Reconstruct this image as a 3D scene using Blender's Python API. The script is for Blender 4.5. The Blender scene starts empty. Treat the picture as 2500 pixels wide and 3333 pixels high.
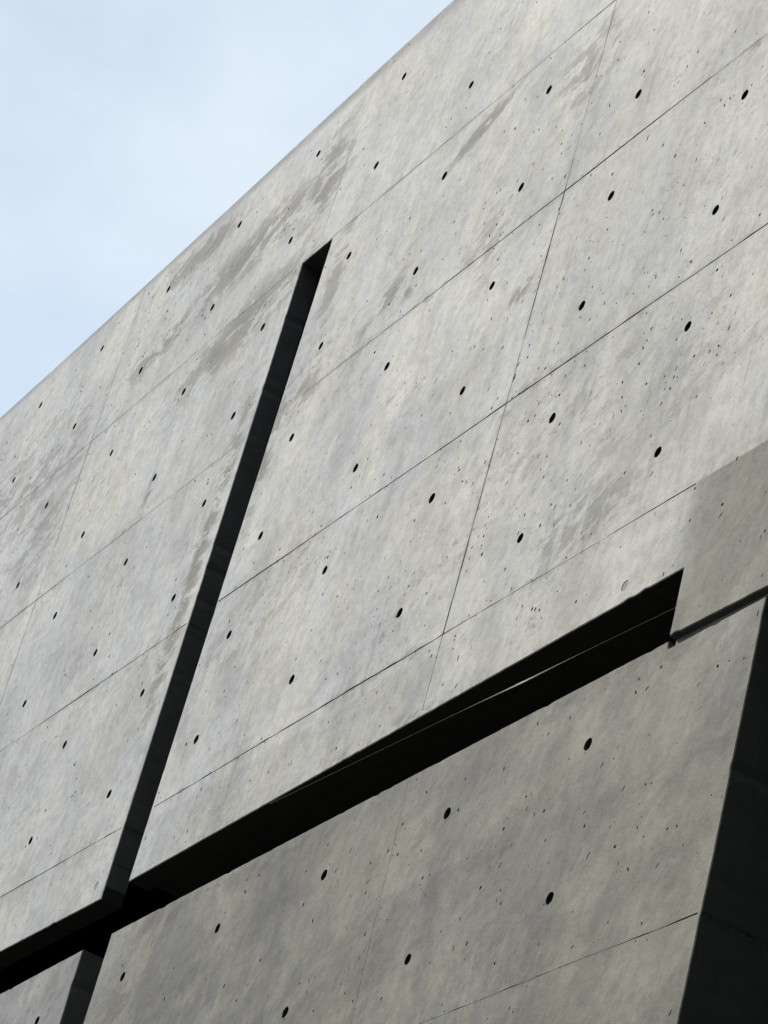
import bpy, bmesh, math, random
from mathutils import Matrix, Vector, noise
from mathutils.geometry import delaunay_2d_cdt
R = math.radians
sc = bpy.context.scene
col = sc.collection

# ---------------------------------------------------------------- scale
S = 1.2723            # metres per wall unit (hole pitch 450 mm in height)
H = 8.07              # height of wall datum above the ground
def W(x, y, d=0.0):   # wall unit (x right, y up, d deeper into the wall) -> world
    return Vector((x * S, d * S, y * S + H))

# ---------------------------------------------------------------- camera
cam = bpy.data.cameras.new('camera'); cob = bpy.data.objects.new('camera', cam); col.objects.link(cob)
r_ = (0.48611034, 0.24610412, -0.83852817)
u_ = (0.33031017, 0.83660241, 0.43702585)
v_ = (-0.80906855, 0.48941717, -0.32539039)
def c3(a): return Vector((a[0], -a[2], a[1]))
rv, uv, fv = c3(r_), c3(u_), c3(v_)
m = Matrix((( rv.x, uv.x, -fv.x, 6.4743104 * S), (rv.y, uv.y, -fv.y, -2.84493694 * S),
            (rv.z, uv.z, -fv.z, -5.08406844 * S + H), (0, 0, 0, 1)))
cob.matrix_world = m
cam.sensor_fit = 'VERTICAL'; cam.sensor_height = 24.0; cam.sensor_width = 18.0
cam.lens = 24.0 * 10402.53 / 3333.0
cam.clip_start = 0.1; cam.clip_end = 3000
sc.camera = cob

# ---------------------------------------------------------------- light
SUN_EL, SUN_AZ = 40.0, -52.0       # azimuth from the wall normal (-Y) towards -X
sd = Vector((math.sin(R(SUN_AZ)) * math.cos(R(SUN_EL)), -math.cos(R(SUN_AZ)) * math.cos(R(SUN_EL)), math.sin(R(SUN_EL))))
sun = bpy.data.lights.new('sun', 'SUN'); sun.energy = 3.05; sun.angle = R(14); sun.color = (1.0, 0.962, 0.90)
so = bpy.data.objects.new('sun', sun); col.objects.link(so); so.location = (-8, -10, 20)
so.rotation_euler = sd.to_track_quat('Z', 'Y').to_euler()

sc.view_settings.view_transform = 'Standard'; sc.view_settings.look = 'None'
sc.view_settings.exposure = 0.0; sc.view_settings.gamma = 1.0

world = bpy.data.worlds.new('World'); sc.world = world; world.use_nodes = True

class NT:
    """small helper for writing node graphs"""
    def __init__(s, tree): s.t = tree; tree.nodes.clear()
    def n(s, typ, **kw):
        nd = s.t.nodes.new(typ)
        for k, v in kw.items():
            if k.startswith('i_'): nd.inputs[k[2:]].default_value = v
            else: setattr(nd, k, v)
        return nd
    def l(s, a, b): s.t.links.new(a, b)
    def put(s, sock, v):
        if isinstance(v, (int, float)): sock.default_value = v
        elif isinstance(v, (tuple, list)): sock.default_value = tuple(v) + ((1.0,) if len(v) == 3 and sock.type == 'RGBA' else ())
        else: s.l(v, sock)
    def m(s, op, a, b=0.0, c=None, clamp=False):
        nd = s.t.nodes.new('ShaderNodeMath'); nd.operation = op; nd.use_clamp = clamp
        s.put(nd.inputs[0], a); s.put(nd.inputs[1], b)
        if c is not None: s.put(nd.inputs[2], c)
        return nd.outputs[0]
    def ss(s, v, lo, hi, tlo=0.0, thi=1.0):
        nd = s.t.nodes.new('ShaderNodeMapRange'); nd.interpolation_type = 'SMOOTHSTEP'
        s.put(nd.inputs[0], v)
        for i, q in enumerate((lo, hi, tlo, thi)): s.put(nd.inputs[i + 1], q)
        return nd.outputs[0]
    def mix(s, f, a, b, mode='MIX'):
        nd = s.t.nodes.new('ShaderNodeMix'); nd.data_type = 'RGBA'; nd.blend_type = mode
        s.put(nd.inputs[0], f); s.put(nd.inputs[6], a); s.put(nd.inputs[7], b)
        return nd.outputs[2]
    def noise(s, vec, scale, detail=3.0, rough=0.55, dist=0.0):
        nd = s.t.nodes.new('ShaderNodeTexNoise'); nd.noise_dimensions = '3D'
        s.l(vec, nd.inputs['Vector']); nd.inputs['Scale'].default_value = scale
        nd.inputs['Detail'].default_value = detail; nd.inputs['Roughness'].default_value = rough
        nd.inputs['Distortion'].default_value = dist
        return nd.outputs['Fac']
    def vscale(s, vec, sc_, off=(0, 0, 0), rot=(0, 0, 0), typ='POINT'):
        nd = s.t.nodes.new('ShaderNodeMapping'); nd.vector_type = typ; s.l(vec, nd.inputs[0])
        nd.inputs['Scale'].default_value = sc_; nd.inputs['Location'].default_value = off
        nd.inputs['Rotation'].default_value = rot
        return nd.outputs[0]

# sky: Nishita veiled by thin bright cloud
w = NT(world.node_tree)
out = w.n('ShaderNodeOutputWorld'); bg = w.n('ShaderNodeBackground')
sky = w.n('ShaderNodeTexSky'); sky.sky_type = 'NISHITA'; sky.sun_disc = False
sky.sun_elevation = R(SUN_EL); sky.sun_rotation = math.atan2(sd.x, sd.y); sky.air_density = 1.0; sky.dust_density = 1.0
tc = w.n('ShaderNodeTexCoord')
cl = w.noise(w.vscale(tc.outputs['Generated'], (1, 1, 1.6), (0.35, 0.1, 0.2)), 3.6, 5, 0.55, 0.3)
cl2 = w.noise(w.vscale(tc.outputs['Generated'], (1, 1, 1.3)), 11.0, 4, 0.5)
cf = w.m('ADD', w.m('MULTIPLY', cl, 0.75), w.m('MULTIPLY', cl2, 0.25))
veil = w.ss(cf, 0.34, 0.58, 0.80, 0.98)
sz = w.n('ShaderNodeSeparateXYZ'); w.l(tc.outputs['Generated'], sz.inputs[0])
el = w.m('ADD', sz.outputs[2], w.m('MULTIPLY', w.m('SUBTRACT', cf, 0.5), 0.25))
cloud = w.mix(w.ss(el, 0.455, 0.585), (5.9, 7.3, 8.9), w.mix(w.ss(cl2, 0.35, 0.65), (7.25, 8.25, 9.4), (7.6, 8.5, 9.45)))
w.l(w.mix(veil, sky.outputs[0], cloud), bg.inputs[0]); bg.inputs[1].default_value = 0.105
w.l(bg.outputs[0], out.inputs[0])

# ---------------------------------------------------------------- materials
def mat(name):
    mt = bpy.data.materials.new(name); mt.use_nodes = True
    g = NT(mt.node_tree); o = g.n('ShaderNodeOutputMaterial'); b = g.n('ShaderNodeBsdfPrincipled')
    g.l(b.outputs[0], o.inputs[0]); return mt, g, b

def concrete():
    mt, g, b = mat('board_concrete')
    tc = g.n('ShaderNodeTexCoord'); P0 = tc.outputs['Object']
    sx = g.n('ShaderNodeSeparateXYZ'); g.l(P0, sx.inputs[0])
    X = g.m('DIVIDE', sx.outputs[0], S); Y = g.m('DIVIDE', g.m('SUBTRACT', sx.outputs[2], H), S)
    P = P0
    # cloudy mottling, warm against cool; everything drawn out a little along the pour
    wp = g.n('ShaderNodeTexNoise'); g.l(P, wp.inputs['Vector']); wp.inputs['Scale'].default_value = 2.3; wp.inputs['Detail'].default_value = 2
    vm = g.n('ShaderNodeVectorMath'); vm.operation = 'MULTIPLY_ADD'; g.l(wp.outputs['Color'], vm.inputs[0]); vm.inputs[1].default_value = (.22, .22, .22); g.l(P, vm.inputs[2])
    Pw = vm.outputs[0]
    n1 = g.noise(g.vscale(Pw, (1.0, 1.0, 0.75), (0, 0, 0), (0, R(-20), 0)), 1.3, 3, 0.55)
    n2 = g.noise(g.vscale(Pw, (0.85, 1, 1.15), (3, 7, 1), (0, R(4), 0), 'TEXTURE'), 4.4, 6, 0.70)
    n3 = g.noise(g.vscale(P, (0.85, 1, 1.0), (9, 2, 5), (0, -R(0), 0), 'TEXTURE'), 19.0, 5, 0.74)
    grain = g.noise(P, 110.0, 2, 0.7)
    hue = g.noise(g.vscale(Pw, (1.0, 1, 0.75), (5, 5, 5)), 2.2, 6, 0.70)
    hue = g.m('ADD', hue, g.m('MULTIPLY', g.m('ADD', X, 1.0), 0.024))
    c = g.mix(g.ss(hue, 0.38, 0.62), (0.498, 0.489, 0.468), (0.576, 0.536, 0.460))
    # panel to panel difference
    px = g.m('FLOOR', g.m('DIVIDE', g.m('ADD', X, 18.0), 1.8)); py = g.m('FLOOR', g.m('DIVIDE', g.m('ADD', Y, 7.08), 0.703))
    wn = g.n('ShaderNodeTexWhiteNoise'); wn.noise_dimensions = '2D'
    cb = g.n('ShaderNodeCombineXYZ'); g.l(px, cb.inputs[0]); g.l(py, cb.inputs[1]); g.l(cb.outputs[0], wn.inputs['Vector'])
    pan = g.m('MULTIPLY_ADD', wn.outputs['Value'], 0.11, 0.955)
    t = g.m('MULTIPLY', pan, g.ss(n1, 0.32, 0.66, 0.88, 1.06))
    t = g.m('MULTIPLY', t, g.ss(n2, 0.34, 0.60, 0.83, 1.07))
    t = g.m('MULTIPLY', t, g.ss(n3, 0.36, 0.60, 0.85, 1.07))
    t = g.m('MULTIPLY', t, g.m('MULTIPLY_ADD', g.m('SUBTRACT', grain, 0.5), 0.16, 1.0))
    # vertical run-down streaks, dark and pale
    st = g.noise(g.vscale(P, (13, 1, 0.75), (1, 1, 1), (0, R(-3), 0)), 1.0, 5, 0.6, 0.35)
    stm = g.noise(g.vscale(P, (1, 1, 1), (4, 4, 4)), 1.3, 3)
    amt = g.ss(stm, 0.42, 0.62)
    t = g.m('MULTIPLY', t, g.m('SUBTRACT', 1.0, g.m('MULTIPLY', amt, g.ss(st, 0.55, 0.66, 0.0, 0.15))))
    t = g.m('ADD', t, g.m('MULTIPLY', amt, g.ss(st, 0.42, 0.32, 0.0, 0.05)))
    # the lower part is darker and browner; edges follow the slot and one joint
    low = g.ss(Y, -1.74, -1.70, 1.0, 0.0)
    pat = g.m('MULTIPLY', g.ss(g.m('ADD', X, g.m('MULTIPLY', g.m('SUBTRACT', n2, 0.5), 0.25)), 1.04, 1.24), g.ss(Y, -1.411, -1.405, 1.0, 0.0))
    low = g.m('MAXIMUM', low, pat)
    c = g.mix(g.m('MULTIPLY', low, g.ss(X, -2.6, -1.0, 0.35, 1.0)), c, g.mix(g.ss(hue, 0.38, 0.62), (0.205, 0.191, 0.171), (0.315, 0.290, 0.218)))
    # stains: patches of grey-brown growth (x, y, rx, ry, tilt, strength)
    blobs = [(-2.45, 1.03, 0.62, 0.13, 8, 1.0), (-1.93, 1.06, 0.20, 0.26, 0, 1.0), (-3.08, 1.29, 0.42, 0.10, 0, 1.0),
             (-3.12, 0.92, 0.34, 0.09, 8, 1.0), (-2.30, 0.62, 0.55, 0.15, 8, 1.0), (-0.72, 0.60, 0.26, 0.05, 16, 1.0),
             (-1.08, 0.13, 0.17, 0.07, 18, 1.0), (-0.07, 0.46, 0.20, 0.18, 0, 0.8), (-0.10, -0.29, 0.08, 0.035, 18, 1.0),
             (-1.99, -0.40, 0.07, 0.80, 0, 1.0), (-1.56, 0.45, 0.08, 0.40, 0, 0.8), (0.50, -0.95, 0.65, 0.34, 0, 0.42),
             (-1.35, -0.87, 0.42, 0.20, 0, 0.5), (0.25, -2.15, 0.50, 0.30, 12, 0.45), (-4.3, 0.75, 0.9, 0.35, 0, 0.7),
             (-1.55, 0.02, 0.16, 0.16, 0, 0.8), (-1.66, -0.12, 0.06, 0.34, 0, 0.9), (-3.9, 0.40, 0.5, 0.3, 0, 0.6),
             (1.0, -1.0, 0.40, 0.22, 0, 0.4), (0.35, 0.62, 0.25, 0.12, 0, 0.7), (-0.45, 0.03, 0.18, 0.2, 0, 0.6), (-1.3, -2.2, 0.4, 0.3, 0, 0.6),
             (-2.72, 0.12, 0.03, 0.08, 0, 0.9), (-0.90, 0.10, 0.05, 0.05, 20, 1.0), (0.62, -1.3, 0.3, 0.12, 0, 0.7), (-0.1, -1.63, 0.7, 0.03, 0, 0.6), (1.0, -1.86, 0.6, 0.05, 0, 0.7), (-0.9, -1.86, 0.8, 0.04, 0, 0.8)]
    pv = g.n('ShaderNodeCombineXYZ'); g.l(X, pv.inputs[0]); g.l(Y, pv.inputs[2])
    pn = g.noise(g.vscale(Pw, (1.5, 1, 0.62), (2, 3, 4), (0, -R(16), 0), 'TEXTURE'), 7.5, 8, 0.74)
    acc = None
    for (bx, by, rx, ry, ti, sg) in blobs:
        mp = g.n('ShaderNodeMapping'); mp.vector_type = 'TEXTURE'; g.l(pv.outputs[0], mp.inputs[0])
        mp.inputs['Location'].default_value = (bx, 0, by); mp.inputs['Rotation'].default_value = (0, -R(ti), 0); mp.inputs['Scale'].default_value = (rx, 1, ry)
        ln = g.n('ShaderNodeVectorMath'); ln.operation = 'LENGTH'; g.l(mp.outputs[0], ln.inputs[0])
        f = g.ss(ln.outputs['Value'], 0.2, 1.6, sg, 0.0)
        acc = f if acc is None else g.m('MAXIMUM', acc, f)
    thr = g.m('MULTIPLY', acc, g.ss(g.m('ADD', pn, g.m('MULTIPLY', acc, 0.14)), 0.555, 0.635))
    c = g.mix(g.m('MULTIPLY', thr, 0.85), c, (0.170, 0.150, 0.122))
    # pale lime washes
    lw = g.ss(g.noise(g.vscale(P, (5.5, 1, 0.9), (8, 1, 2), (0, R(-4), 0)), 1.0, 6, 0.62, 0.5), 0.56, 0.70)
    lm = g.ss(g.noise(g.vscale(P, (1, 1, 1), (7, 7, 2)), 0.9, 2), 0.46, 0.60)
    pacc = None
    for (bx, by, rx, ry, sg) in [(0.55, -1.30, 0.30, 0.20, 1), (1.30, -1.30, 0.30, 0.30, 1), (0.32, 0.25, 0.30, 0.30, 1), (0.95, -0.85, 0.35, 0.3, .7), (-0.2, -1.90, 0.5, 0.12, .35), (-1.95, 0.1, 0.15, 0.5, .6)]:
        mp = g.n('ShaderNodeMapping'); mp.vector_type = 'TEXTURE'; g.l(pv.outputs[0], mp.inputs[0])
        mp.inputs['Location'].default_value = (bx, 0, by); mp.inputs['Scale'].default_value = (rx, 1, ry)
        ln = g.n('ShaderNodeVectorMath'); ln.operation = 'LENGTH'; g.l(mp.outputs[0], ln.inputs[0])
        f = g.ss(ln.outputs['Value'], 0.2, 1.5, sg, 0.0)
        pacc = f if pacc is None else g.m('MAXIMUM', pacc, f)
    drip = g.ss(g.noise(g.vscale(P, (24, 1, 2.2), (8, 1, 2), (0, R(-2), 0)), 1.0, 5, 0.66, 0.3), 0.50, 0.62)
    c = g.mix(g.m('MULTIPLY', g.m('MULTIPLY', lw, lm), 0.25), c, (0.56, 0.53, 0.47))
    c = g.mix(g.m('MULTIPLY', g.m('MULTIPLY', drip, pacc), g.m('MULTIPLY_ADD', low, -0.40, 0.50)), c, (0.62, 0.585, 0.50))
    grime = g.ss(g.noise(g.vscale(P, (30, 1, 1.8), (3, 1, 7), (0, R(-2), 0)), 1.0, 5, 0.7, 0.3), 0.58, 0.70)
    c = g.mix(g.m('MULTIPLY', g.m('MULTIPLY', grime, g.m('MAXIMUM', pacc, g.m('MULTIPLY', amt, 0.5))), 0.5), c, (0.24, 0.225, 0.19))
    # dirt along the coping edge
    ed = g.m('MULTIPLY', g.ss(g.m('ADD', Y, g.m('MULTIPLY', g.m('SUBTRACT', n3, 0.5), 0.08)), 1.37, 1.43), g.ss(n2, 0.36, 0.56, 0.35, 1.0))
    c = g.mix(g.m('MULTIPLY', ed, 0.85), c, (0.17, 0.165, 0.15))
    # the lower part is patchier
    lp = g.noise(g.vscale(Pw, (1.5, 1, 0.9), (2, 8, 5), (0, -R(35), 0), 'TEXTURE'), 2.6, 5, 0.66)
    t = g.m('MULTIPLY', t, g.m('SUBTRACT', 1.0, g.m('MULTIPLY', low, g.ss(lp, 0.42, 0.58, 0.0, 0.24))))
    # lower panel rows step darker, the light's fall-off put into the colour
    row_shade = g.m('MULTIPLY', g.ss(Y, -0.706, -0.700, 0.955, 1.0), g.m('MULTIPLY', g.ss(Y, -1.413, -1.407, 0.965, 1.0), g.ss(Y, 0.688, 0.694, 1.015, 1.0)))
    t = g.m('MULTIPLY', t, row_shade)
    # small grit and hairline marks
    gr = g.noise(g.vscale(P, (1.2, 1, 0.7), (0, 3, 0), (0, R(20), 0)), 42.0, 4, 0.7)
    c = g.mix(g.ss(gr, 0.62, 0.74, 0.0, 0.42), c, (0.16, 0.155, 0.145))
    region = g.noise(g.vscale(P, (1, 1, 1), (6, 1, 9)), 1.9, 3, 0.6)
    scuff = g.noise(g.vscale(Pw, (1.15, 1, 0.8), (4, 6, 2), (0, -R(25), 0), 'TEXTURE'), 23.0, 6, 0.78)
    sm = g.m('MULTIPLY', g.ss(scuff, 0.55, 0.61), g.m('MAXIMUM', g.ss(region, 0.50, 0.62), g.m('MULTIPLY', acc, 0.7)))
    c = g.mix(g.m('MULTIPLY', sm, 0.50), c, (0.19, 0.175, 0.15))
    # seep marks that follow the joints
    jd = None
    for jy in (0.690, -0.006, -0.703, -1.410, -2.567):
        q = g.m('ABSOLUTE', g.m('SUBTRACT', Y, jy)); jd = q if jd is None else g.m('MINIMUM', jd, q)
    for jx in (0.004, -3.592): jd = g.m('MINIMUM', jd, g.m('ABSOLUTE', g.m('SUBTRACT', X, jx)))
    jd = g.m('SUBTRACT', jd, g.m('MULTIPLY', g.m('SUBTRACT', scuff, 0.5), 0.10))
    js = g.m('MULTIPLY', g.ss(jd, 0.022, -0.004), g.ss(region, 0.42, 0.56))
    c = g.mix(g.m('MULTIPLY', js, 0.42), c, (0.23, 0.215, 0.185))
    vst = g.noise(g.vscale(P, (55, 1, 4.5), (3, 2, 7), (0, R(-2), 0)), 1.0, 4, 0.65, 0.2)
    vm2 = g.m('MULTIPLY', g.ss(vst, 0.60, 0.70), g.ss(g.m('ADD', region, g.m('MULTIPLY', X, 0.035)), 0.47, 0.60))
    c = g.mix(g.m('MULTIPLY', vm2, 0.38), c, (0.20, 0.19, 0.17))
    pst = g.m('MULTIPLY', g.ss(vst, 0.40, 0.30), g.ss(region, 0.52, 0.40))
    c = g.mix(g.m('MULTIPLY', pst, g.m('MULTIPLY_ADD', low, -0.34, 0.44)), c, (0.62, 0.59, 0.52))
    nd = g.n('ShaderNodeVectorMath'); nd.operation = 'SCALE'; g.l(c, nd.inputs[0]); g.l(t, nd.inputs['Scale'])
    g.l(nd.outputs[0], b.inputs['Base Color'])
    b.inputs['Roughness'].default_value = 0.72; b.inputs['Specular IOR Level'].default_value = 0.35
    bmp = g.n('ShaderNodeBump'); bmp.inputs['Strength'].default_value = 0.5; bmp.inputs['Distance'].default_value = 0.004
    hgt = g.m('ADD', g.m('MULTIPLY', n3, 1.2), g.m('ADD', g.m('MULTIPLY', grain, 0.25), g.m('MULTIPLY', gr, 0.5)))
    g.l(hgt, bmp.inputs['Height']); g.l(bmp.outputs[0], b.inputs['Normal'])
    return mt

def plain(name, c, rough=0.8, metal=0.0, var=0.25, scale=6.0, spec=0.3):
    mt, g, b = mat(name)
    tc = g.n('ShaderNodeTexCoord'); n = g.noise(tc.outputs['Object'], scale, 5, 0.6)
    g.l(g.mix(n, tuple(q * (1 - var) for q in c), tuple(q * (1 + var) for q in c)), b.inputs['Base Color'])
    b.inputs['Roughness'].default_value = rough; b.inputs['Metallic'].default_value = metal
    b.inputs['Specular IOR Level'].default_value = spec
    return mt

M_CON = concrete()
M_REV = plain('shaded_reveal_concrete', (0.098, 0.102, 0.094), 0.75, 0, 0.25, 9)  # concrete of the reveals and side faces, their shade put into the colour
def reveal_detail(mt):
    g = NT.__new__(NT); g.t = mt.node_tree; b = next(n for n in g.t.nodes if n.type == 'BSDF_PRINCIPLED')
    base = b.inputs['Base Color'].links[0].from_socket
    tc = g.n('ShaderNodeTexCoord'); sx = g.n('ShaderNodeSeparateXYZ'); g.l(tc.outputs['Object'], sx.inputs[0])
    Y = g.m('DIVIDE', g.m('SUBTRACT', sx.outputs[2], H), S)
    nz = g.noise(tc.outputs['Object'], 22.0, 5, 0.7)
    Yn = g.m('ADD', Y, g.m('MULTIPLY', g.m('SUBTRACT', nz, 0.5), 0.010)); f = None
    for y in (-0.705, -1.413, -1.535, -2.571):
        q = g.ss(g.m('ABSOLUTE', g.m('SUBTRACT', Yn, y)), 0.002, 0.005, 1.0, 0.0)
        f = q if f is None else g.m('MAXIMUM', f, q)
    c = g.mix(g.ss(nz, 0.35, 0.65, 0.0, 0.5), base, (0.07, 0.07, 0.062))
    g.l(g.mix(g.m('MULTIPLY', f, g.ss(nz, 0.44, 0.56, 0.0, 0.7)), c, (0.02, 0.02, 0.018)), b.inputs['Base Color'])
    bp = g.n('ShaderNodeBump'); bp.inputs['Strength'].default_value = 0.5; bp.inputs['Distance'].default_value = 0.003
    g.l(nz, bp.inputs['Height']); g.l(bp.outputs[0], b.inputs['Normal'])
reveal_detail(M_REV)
M_HOLE = plain('hole_shade_dirt', (0.05, 0.048, 0.044), 0.9, 0, 0.3, 60)  # near-black: shade inside the tie holes put into the colour; dirt in pits
M_JNT = plain('joint_dust', (0.13, 0.125, 0.115), 0.95, 0, 0.3, 40)
M_PLUG = plain('plug_mortar', (0.40, 0.39, 0.365), 0.9, 0, 0.2, 60)
M_ROOM = plain('dark_room_shade', (0.025, 0.023, 0.02), 0.95, 0, 0.3, 3)  # near-black colour stands for the shade of slot soffit and room
M_STEEL = plain('brushed_steel', (1.0, 0.90, 0.72), 0.08, 1.0, 0.03, 30)
M_GLASS = plain('smoked_glass', (0.006, 0.006, 0.006), 0.35, 0, 0.1, 2, 0.15)
M_GRD = plain('gravel_ground', (0.055, 0.054, 0.05), 0.95, 0, 0.4, 3)
M_BLOCKER = plain('blocker_dark', (0.035, 0.037, 0.04), 0.6, 0, 0.2, 2)

# ---------------------------------------------------------------- object helpers
def link(name, me, material, parent=None):
    o = bpy.data.objects.new(name, me); col.objects.link(o)
    if material: me.materials.append(material)
    if parent: o.parent = parent
    return o
def box_bm(bm, x0, x1, y0, y1, d0, d1):
    """box in wall units"""
    vs = [bm.verts.new(W(x, y, d)) for d in (d0, d1) for y in (y0, y1) for x in (x0, x1)]
    for f in ((0, 1, 3, 2), (5, 4, 6, 7), (4, 0, 2, 6), (1, 5, 7, 3), (2, 3, 7, 6), (4, 5, 1, 0)):
        bm.faces.new([vs[i] for i in f])
def box(name, dims, material, parent=None):
    bm = bmesh.new(); box_bm(bm, *dims); bmesh.ops.recalc_face_normals(bm, faces=bm.faces)
    me = bpy.data.meshes.new(name); bm.to_mesh(me); bm.free(); return link(name, me, material, parent)

# ---------------------------------------------------------------- the facade
rnd = random.Random(11)
HR = 0.0150           # tie hole radius in wall units
HOLES = {
 'W': [(-1.511, 1.265), (-2.109, 1.262), (-2.709, 1.26), (-3.297, 1.254), (-3.896, 1.257), (-4.486, 1.245)],
 'X': [(-0.903, 0.883), (-1.509, 0.891), (-2.103, 0.885), (-2.701, 0.887), (-3.292, 0.88), (-3.894, 0.888), (-4.479, 0.878)],
 'Y': [(-0.299, 0.521), (-0.897, 0.524), (-1.498, 0.52), (-2.097, 0.52), (-2.703, 0.525), (-3.299, 0.517), (-3.891, 0.525)],
 'Z': [(0.299, 0.168), (-0.299, 0.167), (-0.898, 0.166), (-1.496, 0.167), (-2.102, 0.164), (-2.705, 0.168), (-3.301, 0.165), (-3.893, 0.17)],
 'A': [(0.902, -0.175), (0.298, -0.175), (-0.305, -0.175), (-0.898, -0.181), (-1.498, -0.178), (-2.107, -0.176), (-2.705, -0.175), (-3.296, -0.176)],
 'B': [(0.898, -0.53), (0.3, -0.531), (-0.302, -0.531), (-0.903, -0.535), (-1.499, -0.535), (-2.103, -0.535), (-2.704, -0.531), (-3.296, -0.533)],
 'C': [(0.903, -0.878), (0.303, -0.881), (-0.301, -0.879), (-0.902, -0.88), (-1.501, -0.882), (-2.103, -0.882), (-2.699, -0.881)],
 'D': [(0.908, -1.236), (0.304, -1.238), (-0.298, -1.237), (-0.903, -1.235), (-1.5, -1.237), (-2.104, -1.239), (-2.716, -1.229)],
 'F': [(0.918, -2.006), (0.308, -2.0), (-0.301, -1.998), (-0.897, -1.996), (-1.49, -1.997), (-2.085, -2.0)],
 'G': [(0.916, -2.378), (0.306, -2.374), (-0.298, -2.371)]}
shown = [p for r in HOLES.values() for p in r]
# rest of the grid, outside the photograph: only cut into the wall
rows = (1.258, 0.885, 0.521, 0.167, -0.177, -0.533, -0.88, -1.237, -2.0, -2.375, -2.745, -3.1, -3.45, -3.81, -4.16, -4.52, -4.88, -5.23, -5.59)
unseen = []
for yy in rows:
    for k in range(-16, 6):
        xx = -0.3 + 0.6 * k
        if yy < -1.9 and (xx > 1.45 or xx < -7.6): continue
        if min((xx - a) ** 2 + (yy - b2) ** 2 for a, b2 in shown) > 0.03: unseen.append((xx, yy))

def circle(cx, cy, r, n, jit=0.0, sx=1.0, ang=0.0):
    o = []
    for i in range(n):
        a = 2 * math.pi * i / n; rr = r * (1 + rnd.uniform(-jit, jit))
        u, v = math.cos(a) * rr, math.sin(a) * rr * sx
        o.append((cx + u * math.cos(ang) - v * math.sin(ang), cy + u * math.sin(ang) + v * math.cos(ang)))
    return o

def joint(ax, ay, bx, by, wmax, seed, clip):
    """a ragged hairline between two form panels, as a list of thin polygons"""
    L = math.hypot(bx - ax, by - ay); ux, uy = (bx - ax) / L, (by - ay) / L; nx, ny = -uy, ux
    polys = []; top = []; bot = []; s_ = 0.0
    def flush():
        if len(top) > 2: polys.append(bot[:] + top[::-1])
        top.clear(); bot.clear()
    while s_ < L:
        a = noise.noise((s_ * 1.7 + seed * 7.3, seed, 0.3)); b2 = noise.noise((s_ * 14 + seed, 4.1, seed)); c2 = noise.noise((s_ * 3.1, seed * 2.7, 9.2))
        wd = 1.15 * wmax * max(0.20, 0.60 + 0.80 * a + 0.50 * b2)
        off = 0.0022 * c2 + 0.0011 * b2
        if a < -0.62: flush()
        elif not inpoly(ax + ux * s_, ay + uy * s_ + (.004 if abs(ux) > .5 else 0), clip) or not inpoly(ax + ux * (s_ + .004), ay + uy * (s_ + .004), clip) or not inpoly(ax + ux * (s_ - .004), ay + uy * (s_ - .004), clip): flush()
        else:
            px, py = ax + ux * s_ + nx * off, ay + uy * s_ + ny * off
            top.append((px + nx * wd / 2, py + ny * wd / 2)); bot.append((px - nx * wd / 2, py - ny * wd / 2))
        s_ += 0.012
    flush(); return polys

J1, J2, J3, J4, J5 = 0.692, -0.006, -0.700, -1.408, -2.567
JOINTS = [  # ax, ay, bx, by, width, seed
 (-5.4, .687, -1.88, .699, .0032, 1), (-1.72, .697, .6, .684, .0040, 2),
 (-5.4, -.004, -1.88, -.008, .0036, 3), (-1.72, -.006, 1.9, -.001, .0046, 4),
 (-4.4, -.690, -1.86, -.703, .0040, 5), (-1.72, -.702, 2.0, -.712, .0048, 6),
 (-3.6, -1.392, -1.86, -1.415, .0046, 7), (-1.72, -1.409, 1.13, -1.410, .0044, 8),
 (-1.2, -2.56, 1.60, -2.571, .0042, 9),
 (-.005, 1.05, .000, .01, .0034, 10), (.001, .02, .008, -1.41, .0056, 11), (.008, -1.40, .012, -1.70, .0040, 18),
 (-.897, 1.30, -.896, .80, .0014, 13), (-1.80, 1.1, -1.803, .70, .0022, 19),
 (-3.60, 1.40, -3.602, .69, .0036, 14), (-3.601, .70, -3.59, -.01, .0042, 15), (-3.588, 0, -3.57, -1.4, .0048, 16),
 (.04, -1.80, .10, -2.54, .0018, 21), (-4.4, -2.55, -1.86, -2.565, .004, 22)]

def inpoly(x, y, poly):
    c = False; j = len(poly) - 1
    for i in range(len(poly)):
        xi, yi = poly[i]; xj, yj = poly[j]
        if (yi > y) != (yj > y) and x < (xj - xi) * (y - yi) / (yj - yi) + xi: c = not c
        j = i
    return c

def rough_outline(pts, step=0.022, amp=0.0010, chip=0.0045):
    """subdivide near-the-camera edges and give them the small chips of cast concrete"""
    o = []
    for i, a in enumerate(pts):
        b2 = pts[(i + 1) % len(pts)]; L = math.hypot(b2[0] - a[0], b2[1] - a[1]); n = max(1, int(L / step))
        nx, ny = -(b2[1] - a[1]) / L, (b2[0] - a[0]) / L      # inward for a CCW outline
        for k in range(n):
            t = k / n; x, y = a[0] + (b2[0] - a[0]) * t, a[1] + (b2[1] - a[1]) * t
            if k and x > -5.6 and y > -3.2 and x < 2.3:
                d = amp * rnd.random() + (chip * rnd.random() if rnd.random() < 0.07 else 0)
                x += nx * d; y += ny * d
            o.append((x, y))
    return o

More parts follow.
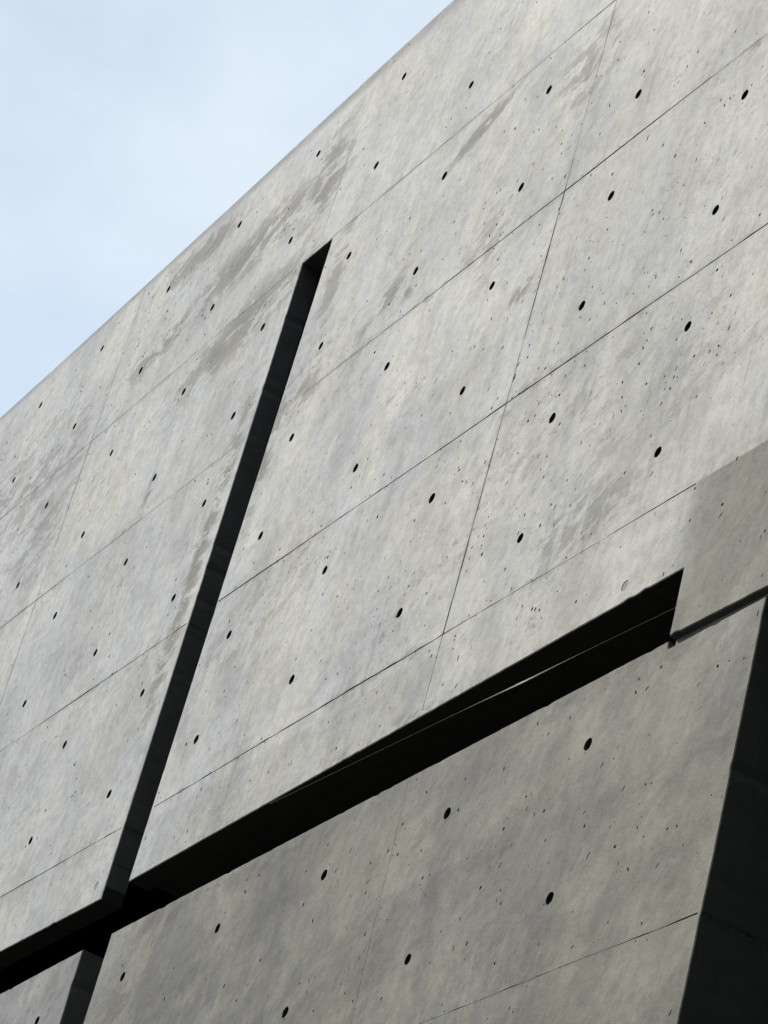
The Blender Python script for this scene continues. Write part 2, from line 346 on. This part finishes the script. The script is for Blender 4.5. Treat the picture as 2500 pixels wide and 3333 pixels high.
def facade_block(name, outline, thick, parent, back=True):
    """one cast block: front face with tie holes, blow holes and joints as real recesses, plus its edges"""
    out_ = rough_outline(outline)
    # 3 mm arris: inset copy of the outline is the true front face
    n = len(out_); cham = 0.0022; ins = []
    for i in range(n):
        a, p, q = out_[i], out_[i - 1], out_[(i + 1) % n]
        e1 = Vector((a[0] - p[0], a[1] - p[1])).normalized(); e2 = Vector((q[0] - a[0], q[1] - a[1])).normalized()
        nn = Vector((-e1.y - e2.y, e1.x + e2.x)); nn.normalize(); k = max(0.5, nn.dot(Vector((-e1.y, e1.x))))
        ins.append((a[0] + nn.x * cham / k, a[1] + nn.y * cham / k))
    regs = []            # (poly, depth, kind)
    def clear(x, y, r):
        return all(inpoly(x + r * dx, y + r * dy, ins) for dx, dy in ((1, 0), (-1, 0), (0, 1), (0, -1)))
    for (x, y) in shown:
        if clear(x, y, 0.03): regs.append((circle(x, y, HR * rnd.uniform(.93, 1.05), 22, 0.05), 0.0, 'open'))
    for (x, y) in unseen:
        if clear(x, y, 0.03): regs.append((circle(x, y, HR, 14), 0.022, 'hole'))
    for q in PLUGS:
        if clear(q[0], q[1], 0.03): regs.append((circle(q[0], q[1], HR * 0.95, 20, 0.03), 0.0012, 'plug'))
    for jn in JOINTS:
        for poly in joint(*jn, ins):
            regs.append((poly, 0.0035, 'joint'))
    allh = shown + unseen
    for (x, y, r, e, a, sh) in PITS:
        if clear(x, y, 0.008) and min((x - hx) ** 2 + (y - hy) ** 2 for hx, hy in allh) > (HR * 1.08 + r * 1.1) ** 2:
            regs.append((circle(x, y, r, 7 if r < 0.003 else 9, 0.28, e, a), 0.0017 if sh else round(min(0.008, max(.004, r * 2.0)), 5), 'pit'))
    co = [Vector(p) for p in ins]; faces = [list(range(n))]; meta = [None]
    for poly, d, kind in regs:
        i0 = len(co); co += [Vector(p) for p in poly]; faces.append(list(range(i0, i0 + len(poly)))); meta.append((d, kind))
    vs, es, fs, ov, oe, of = delaunay_2d_cdt(co, [], faces, 1, 1e-6)
    fdep = []
    for k in range(len(fs)):
        d = 0.0; op = False
        for o_ in of[k]:
            if o_ > 0:
                if meta[o_][1] == 'open': op = True
                d = max(d, meta[o_][0])
        fdep.append(None if op else round(d, 5))
    bm = bmesh.new(); cache = {}
    def mi(d): return 0 if d < 0.0019 and abs(d - 0.0012) > 1e-6 else (3 if abs(d - 0.0035) < 1e-6 else (4 if abs(d - 0.0012) < 1e-6 else 1))
    def V(i, d):
        key = (i, d)
        if key not in cache: cache[key] = bm.verts.new(W(vs[i].x, vs[i].y, d))
        return cache[key]
    edges = {}
    for k, f in enumerate(fs):
        for a, c2 in zip(f, list(f[1:]) + [f[0]]): edges.setdefault((min(a, c2), max(a, c2)), []).append((k, a, c2))
        if fdep[k] is not None:
            fc = bm.faces.new([V(i, fdep[k]) for i in f])
            fc.material_index = mi(fdep[k])
    for e, l in edges.items():
        if len(l) == 2 and fdep[l[0][0]] != fdep[l[1][0]] and None not in (fdep[l[0][0]], fdep[l[1][0]]):
            k, a, c2 = l[0]; d0, d1 = fdep[l[0][0]], fdep[l[1][0]]
            bm.faces.new([V(a, d0), V(a, d1), V(c2, d1), V(c2, d0)]).material_index = mi(max(d0, d1))
    # arris and edges of the block (the outline order is kept)
    idx = {}
    for i, src in enumerate(ov):
        for s2 in src:
            if s2 < n: idx[s2] = i
    r0 = [V(idx[i], 0.0) for i in range(n)]
    r1 = [bm.verts.new(W(p[0], p[1], cham)) for p in out_]
    r2 = [bm.verts.new(W(p[0], p[1], thick)) for p in out_]
    for i in range(n):
        j = (i + 1) % n
        bm.faces.new([r0[i], r1[i], r1[j], r0[j]]); 
        fc = bm.faces.new([r1[i], r2[i], r2[j], r1[j]])
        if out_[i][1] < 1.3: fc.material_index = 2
        if name == 'upper_wall' and -1.70 < out_[i][1] < -1.60 and -1.70 < out_[j][1] < -1.60: fc.material_index = 5
    bm.faces.new(r2[::-1]) if back else None
    bmesh.ops.recalc_face_normals(bm, faces=bm.faces)
    me = bpy.data.meshes.new(name); bm.to_mesh(me); bm.free()
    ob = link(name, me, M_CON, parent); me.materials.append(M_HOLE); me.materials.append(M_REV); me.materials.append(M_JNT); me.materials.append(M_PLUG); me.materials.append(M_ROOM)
    for (x, y) in shown:
        if clear(x, y, 0.03): tie_hole(x, y, ob)
    return ob

def cup_mesh(seed):
    rr = random.Random(seed); bm = bmesh.new(); prof = [(1.10, 0.0003), (1.0, 0.004), (0.93, 0.020), (0.72, 0.027)]
    ring = []
    for r, d in prof:
        ring.append([bm.verts.new(Vector((math.cos(2 * math.pi * i / 24) * r * HR * S * rr.uniform(.985, 1.015), d * S, math.sin(2 * math.pi * i / 24) * r * HR * S))) for i in range(24)])
    for a, c2 in zip(ring, ring[1:]):
        for i in range(24): bm.faces.new([a[i], a[(i + 1) % 24], c2[(i + 1) % 24], c2[i]])
    bm.faces.new(ring[-1])
    me = bpy.data.meshes.new('tie_hole'); bm.to_mesh(me); bm.free(); me.materials.append(M_HOLE); return me
CUPS = [cup_mesh(i) for i in range(5)]
def tie_hole(x, y, parent):
    o = bpy.data.objects.new('tie_hole', rnd.choice(CUPS)); col.objects.link(o); o.parent = parent
    o.location = W(x, y, 0.0); o.rotation_euler = (0, rnd.uniform(0, 6.28), 0)

PLUGS = [(0.908, -1.597), (-1.949, -1.594)]
# blow holes: dense where the photograph shows a poorly vibrated pour
PITS = []
r3 = random.Random(5)
clus = [(0.5, -0.85, .8, .4, 1.0), (0.1, -1.1, .6, .25, .9), (1.1, -.3, .5, .3, .5), (-1.0, -.9, .5, .25, .6), (.3, -.3, .5, .3, .5), (-.6, .1, .5, .3, .4),
        (.9, -2.1, .5, .35, .55), (.2, -2.1, .6, .3, .4), (1.35, -1.6, .25, .15, .7), (-1.1, .45, .35, .2, .5), (-.1, .25, .3, .2, .5), (-3.4, 1.1, .6, .25, .4), (-4.4, .9, .7, .4, .5), (-2.3, -1.15, .4, .2, .3)]
while len(PITS) < 5600:
    x, y = r3.uniform(-5.3, 1.95), r3.uniform(-3.0, 1.43)
    dens = 0.22 + 0.8 * max(s5 * math.exp(-((x - cx) / rx) ** 2 - ((y - cy) / ry) ** 2) for cx, cy, rx, ry, s5 in clus)
    dens *= 0.35 + 1.3 * max(0, 0.5 + noise.noise((x * 4.5, y * 4.5, 2.2)))
    if r3.random() > dens: continue
    r = 0.0013 + 0.0044 * r3.random() ** 4.2
    if r3.random() < 0.07: e, r = r3.uniform(0.18, 0.3), r3.uniform(.005, .009)
    else: e = r3.uniform(0.5, 1.0)
    if x < -1.5: r *= 1.15
    PITS.append((x, y, r, e, r3.choice((1.2, 1.57, .9, 2.0)) + r3.uniform(-.3, .3), r3.random() < 0.35))

r4 = random.Random(9)
for (hx, hy) in shown:          # spalls beside some of the tie holes
    for _ in range(r4.choice((0, 0, 1, 1, 2))):
        an = r4.uniform(2.6, 5.2); rr_ = HR * r4.uniform(1.25, 1.5)
        PITS.append((hx + math.cos(an) * rr_ , hy + math.sin(an) * rr_, r4.uniform(.0018, .0036), r4.uniform(.5, .9), r4.uniform(0, 3), r4.random() < .4))
for jn in JOINTS:               # small break-outs along the panel joints
    L = math.hypot(jn[2] - jn[0], jn[3] - jn[1])
    for _ in range(int(L * 16)):
        t = r4.random(); side = r4.choice((-1, 1)); q = r4.uniform(.003, .014)
        ux, uy = (jn[2] - jn[0]) / L, (jn[3] - jn[1]) / L
        x, y = jn[0] + (jn[2] - jn[0]) * t - uy * side * q, jn[1] + (jn[3] - jn[1]) * t + ux * side * q
        PITS.append((x, y, 0.0013 + 0.0030 * r4.random() ** 2.5, r4.uniform(.35, .9), math.atan2(uy, ux) + r4.uniform(-.4, .4), r4.random() < .45))
PITS.append((0.010, -0.625, 0.0105, 0.42, 1.5, False)); PITS.append((0.013, -0.585, 0.007, 0.35, 0.9, False)); PITS.append((-0.012, -0.335, 0.010, 0.16, 0.35, False))
PITS.append((0.425, -0.05, 0.010, 0.35, 1.4, True)); PITS.append((0.280, -0.182, 0.007, 0.7, 1.2, True))
bld = bpy.data.objects.new('concrete_building', None); col.objects.link(bld)
bld['label'] = 'pale fair-faced concrete building with tie holes and a cross-shaped slot in its front wall'
bld['category'] = 'building'; bld['group'] = ''
del bld['group']

G = -5.084 - 1.6 / S + 0.32       # just below ground level, wall units
G = -H / S - 0.1
up = [(-9.6, 1.425), (-9.6, -1.62), (-2.646, -1.640), (-1.875, -1.656), (-1.885, -0.9), (-1.897, -0.1), (-1.910, 0.692), (-1.699, 0.690),
      (-1.694, -0.3), (-1.688, -1.649), (1.158, -1.644), (1.165, -1.819), (1.529, -1.825), (3.4, -1.83), (3.4, 1.46), (-1.28, 1.455), (-1.743, 1.453), (-2.861, 1.434), (-4.182, 1.424), (-5.05, 1.424)]
facade_block('upper_wall', up, 0.069, bld)
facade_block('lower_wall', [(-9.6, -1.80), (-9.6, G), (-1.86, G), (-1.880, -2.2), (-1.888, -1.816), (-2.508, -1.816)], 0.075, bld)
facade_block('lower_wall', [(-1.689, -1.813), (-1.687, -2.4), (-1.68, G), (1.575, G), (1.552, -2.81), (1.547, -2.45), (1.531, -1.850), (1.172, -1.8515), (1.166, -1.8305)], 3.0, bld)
facade_block('lower_wall', [(1.98, -1.846), (1.99, G), (3.4, G), (3.4, -1.846)], 0.12, bld)

# recessed shadow gap between the two pours at the right
box('shadow_gap', (1.1665, 1.53, -1.8505, -1.80, 0.019, 0.060), M_CON, bld)
# ceiling behind the slot and its inside, dimness put into the colour
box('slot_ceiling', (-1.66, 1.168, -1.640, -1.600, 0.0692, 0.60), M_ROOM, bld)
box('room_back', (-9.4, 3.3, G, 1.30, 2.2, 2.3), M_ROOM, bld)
box('roof_slab', (-9.5, 3.35, 1.25, 1.38, 0.0695, 3.2), M_CON, bld)
box('side_wall', (-9.55, -9.4, G, 1.25, 0.0755, 3.2), M_CON, bld)
box('side_wall', (3.25, 3.39, G, 1.25, 0.1205, 3.2), M_CON, bld)
box('inner_floor', (-9.3, 1.29, -3.6, -3.5, 0.1205, 2.19), M_ROOM, bld)
box('porch_ceiling', (1.17, 3.24, -1.82, -1.70, 0.0695, 2.19), M_CON, bld)

# angled glazing behind the horizontal slot with its steel head trim
def bar(name, p, q, r, material, parent, nseg=10):
    a, b2 = W(*p), W(*q); ax = (b2 - a).normalized(); u = ax.orthogonal().normalized(); v = ax.cross(u)
    bm = bmesh.new(); r1, r2 = [], []
    for i in range(nseg):
        o = (u * math.cos(2 * math.pi * i / nseg) + v * math.sin(2 * math.pi * i / nseg)) * r
        r1.append(bm.verts.new(a + o)); r2.append(bm.verts.new(b2 + o))
    for i in range(nseg):
        f = bm.faces.new([r1[i], r1[(i + 1) % nseg], r2[(i + 1) % nseg], r2[i]]); f.smooth = True
    bm.faces.new(r1[::-1]); bm.faces.new(r2)
    me = bpy.data.meshes.new(name); bm.to_mesh(me); bm.free(); return link(name, me, material, parent)
def head_trim():
    """flat steel bead, very slightly twisted along its length, so it catches the low sky only near its middle"""
    bm = bmesh.new(); rows_ = []; N = 60
    for i in range(N + 1):
        t = i / N; x = -0.80 + 1.95 * t; d = 0.002 + 0.0868 * t; y = -1.6512 + 0.003 * t
        a = R(TRIM_TILT + TRIM_TWIST * abs(x - 0.40)); h = 0.0003 + 0.0034 * math.exp(-((x - 0.40) / 0.16) ** 2)
        # front face leans: lower edge further in
        uy, ud = -math.cos(a) * h, math.sin(a) * h
        rows_.append([bm.verts.new(W(x, y, d)), bm.verts.new(W(x, y + uy, d + ud)), bm.verts.new(W(x, y + uy, d + ud + .002)), bm.verts.new(W(x, y, d + .002))])
    for a, b2 in zip(rows_, rows_[1:]):
        for k in range(4): bm.faces.new([a[k], a[(k + 1) % 4], b2[(k + 1) % 4], b2[k]])
    bm.faces.new(rows_[0]); bm.faces.new(rows_[-1][::-1]); bmesh.ops.recalc_face_normals(bm, faces=bm.faces)
    me = bpy.data.meshes.new('head_trim'); bm.to_mesh(me); bm.free(); link('head_trim', me, M_STEEL, bld)
TRIM_TILT, TRIM_TWIST = 23.7, 9.0
head_trim()

# ---------------------------------------------------------------- ground and the added sky blocker
bm = bmesh.new(); n = 24
for r0_, r1_ in ((0, 30), (30, 2500)): pass
vs = [bm.verts.new(Vector((math.cos(2 * math.pi * i / 64) * 2500, math.sin(2 * math.pi * i / 64) * 2500, 0))) for i in range(64)]
bm.faces.new(vs); me = bpy.data.meshes.new('ground'); bm.to_mesh(me); bm.free()
g_ = link('ground', me, M_GRD); g_['kind'] = 'structure'

# dark block added out of view, right of the camera, to cut the sky light
nb = bpy.data.objects.new('unseen_sky_blocker', None); col.objects.link(nb); nb.location = (16, -9, 0)
nb['label'] = 'tall dark unseen block added to keep sky light off the right-facing surfaces'; nb['category'] = 'building'
def wbox(name, x0, x1, y0, y1, z0, z1, material, parent):
    bm = bmesh.new(); vs = [bm.verts.new((x - 16, y + 9, z)) for z in (z0, z1) for y in (y0, y1) for x in (x0, x1)]
    for f in ((0, 2, 3, 1), (4, 5, 7, 6), (0, 1, 5, 4), (1, 3, 7, 5), (3, 2, 6, 7), (2, 0, 4, 6)): bm.faces.new([vs[i] for i in f])
    bmesh.ops.recalc_face_normals(bm, faces=bm.faces)
    me = bpy.data.meshes.new(name); bm.to_mesh(me); bm.free(); return link(name, me, material, parent)
wbox('blocker_body', 10.2, 22, -24, 2.0, 0, 19, M_BLOCKER, nb)  # body of the added blocker
for k in range(5):
    for q in range(5): wbox('blocker_window', 10.17, 10.21, -21.5 + 4.6 * q, -19.3 + 4.6 * q, 1.2 + 3.5 * k, 3.0 + 3.5 * k, M_GLASS, nb)
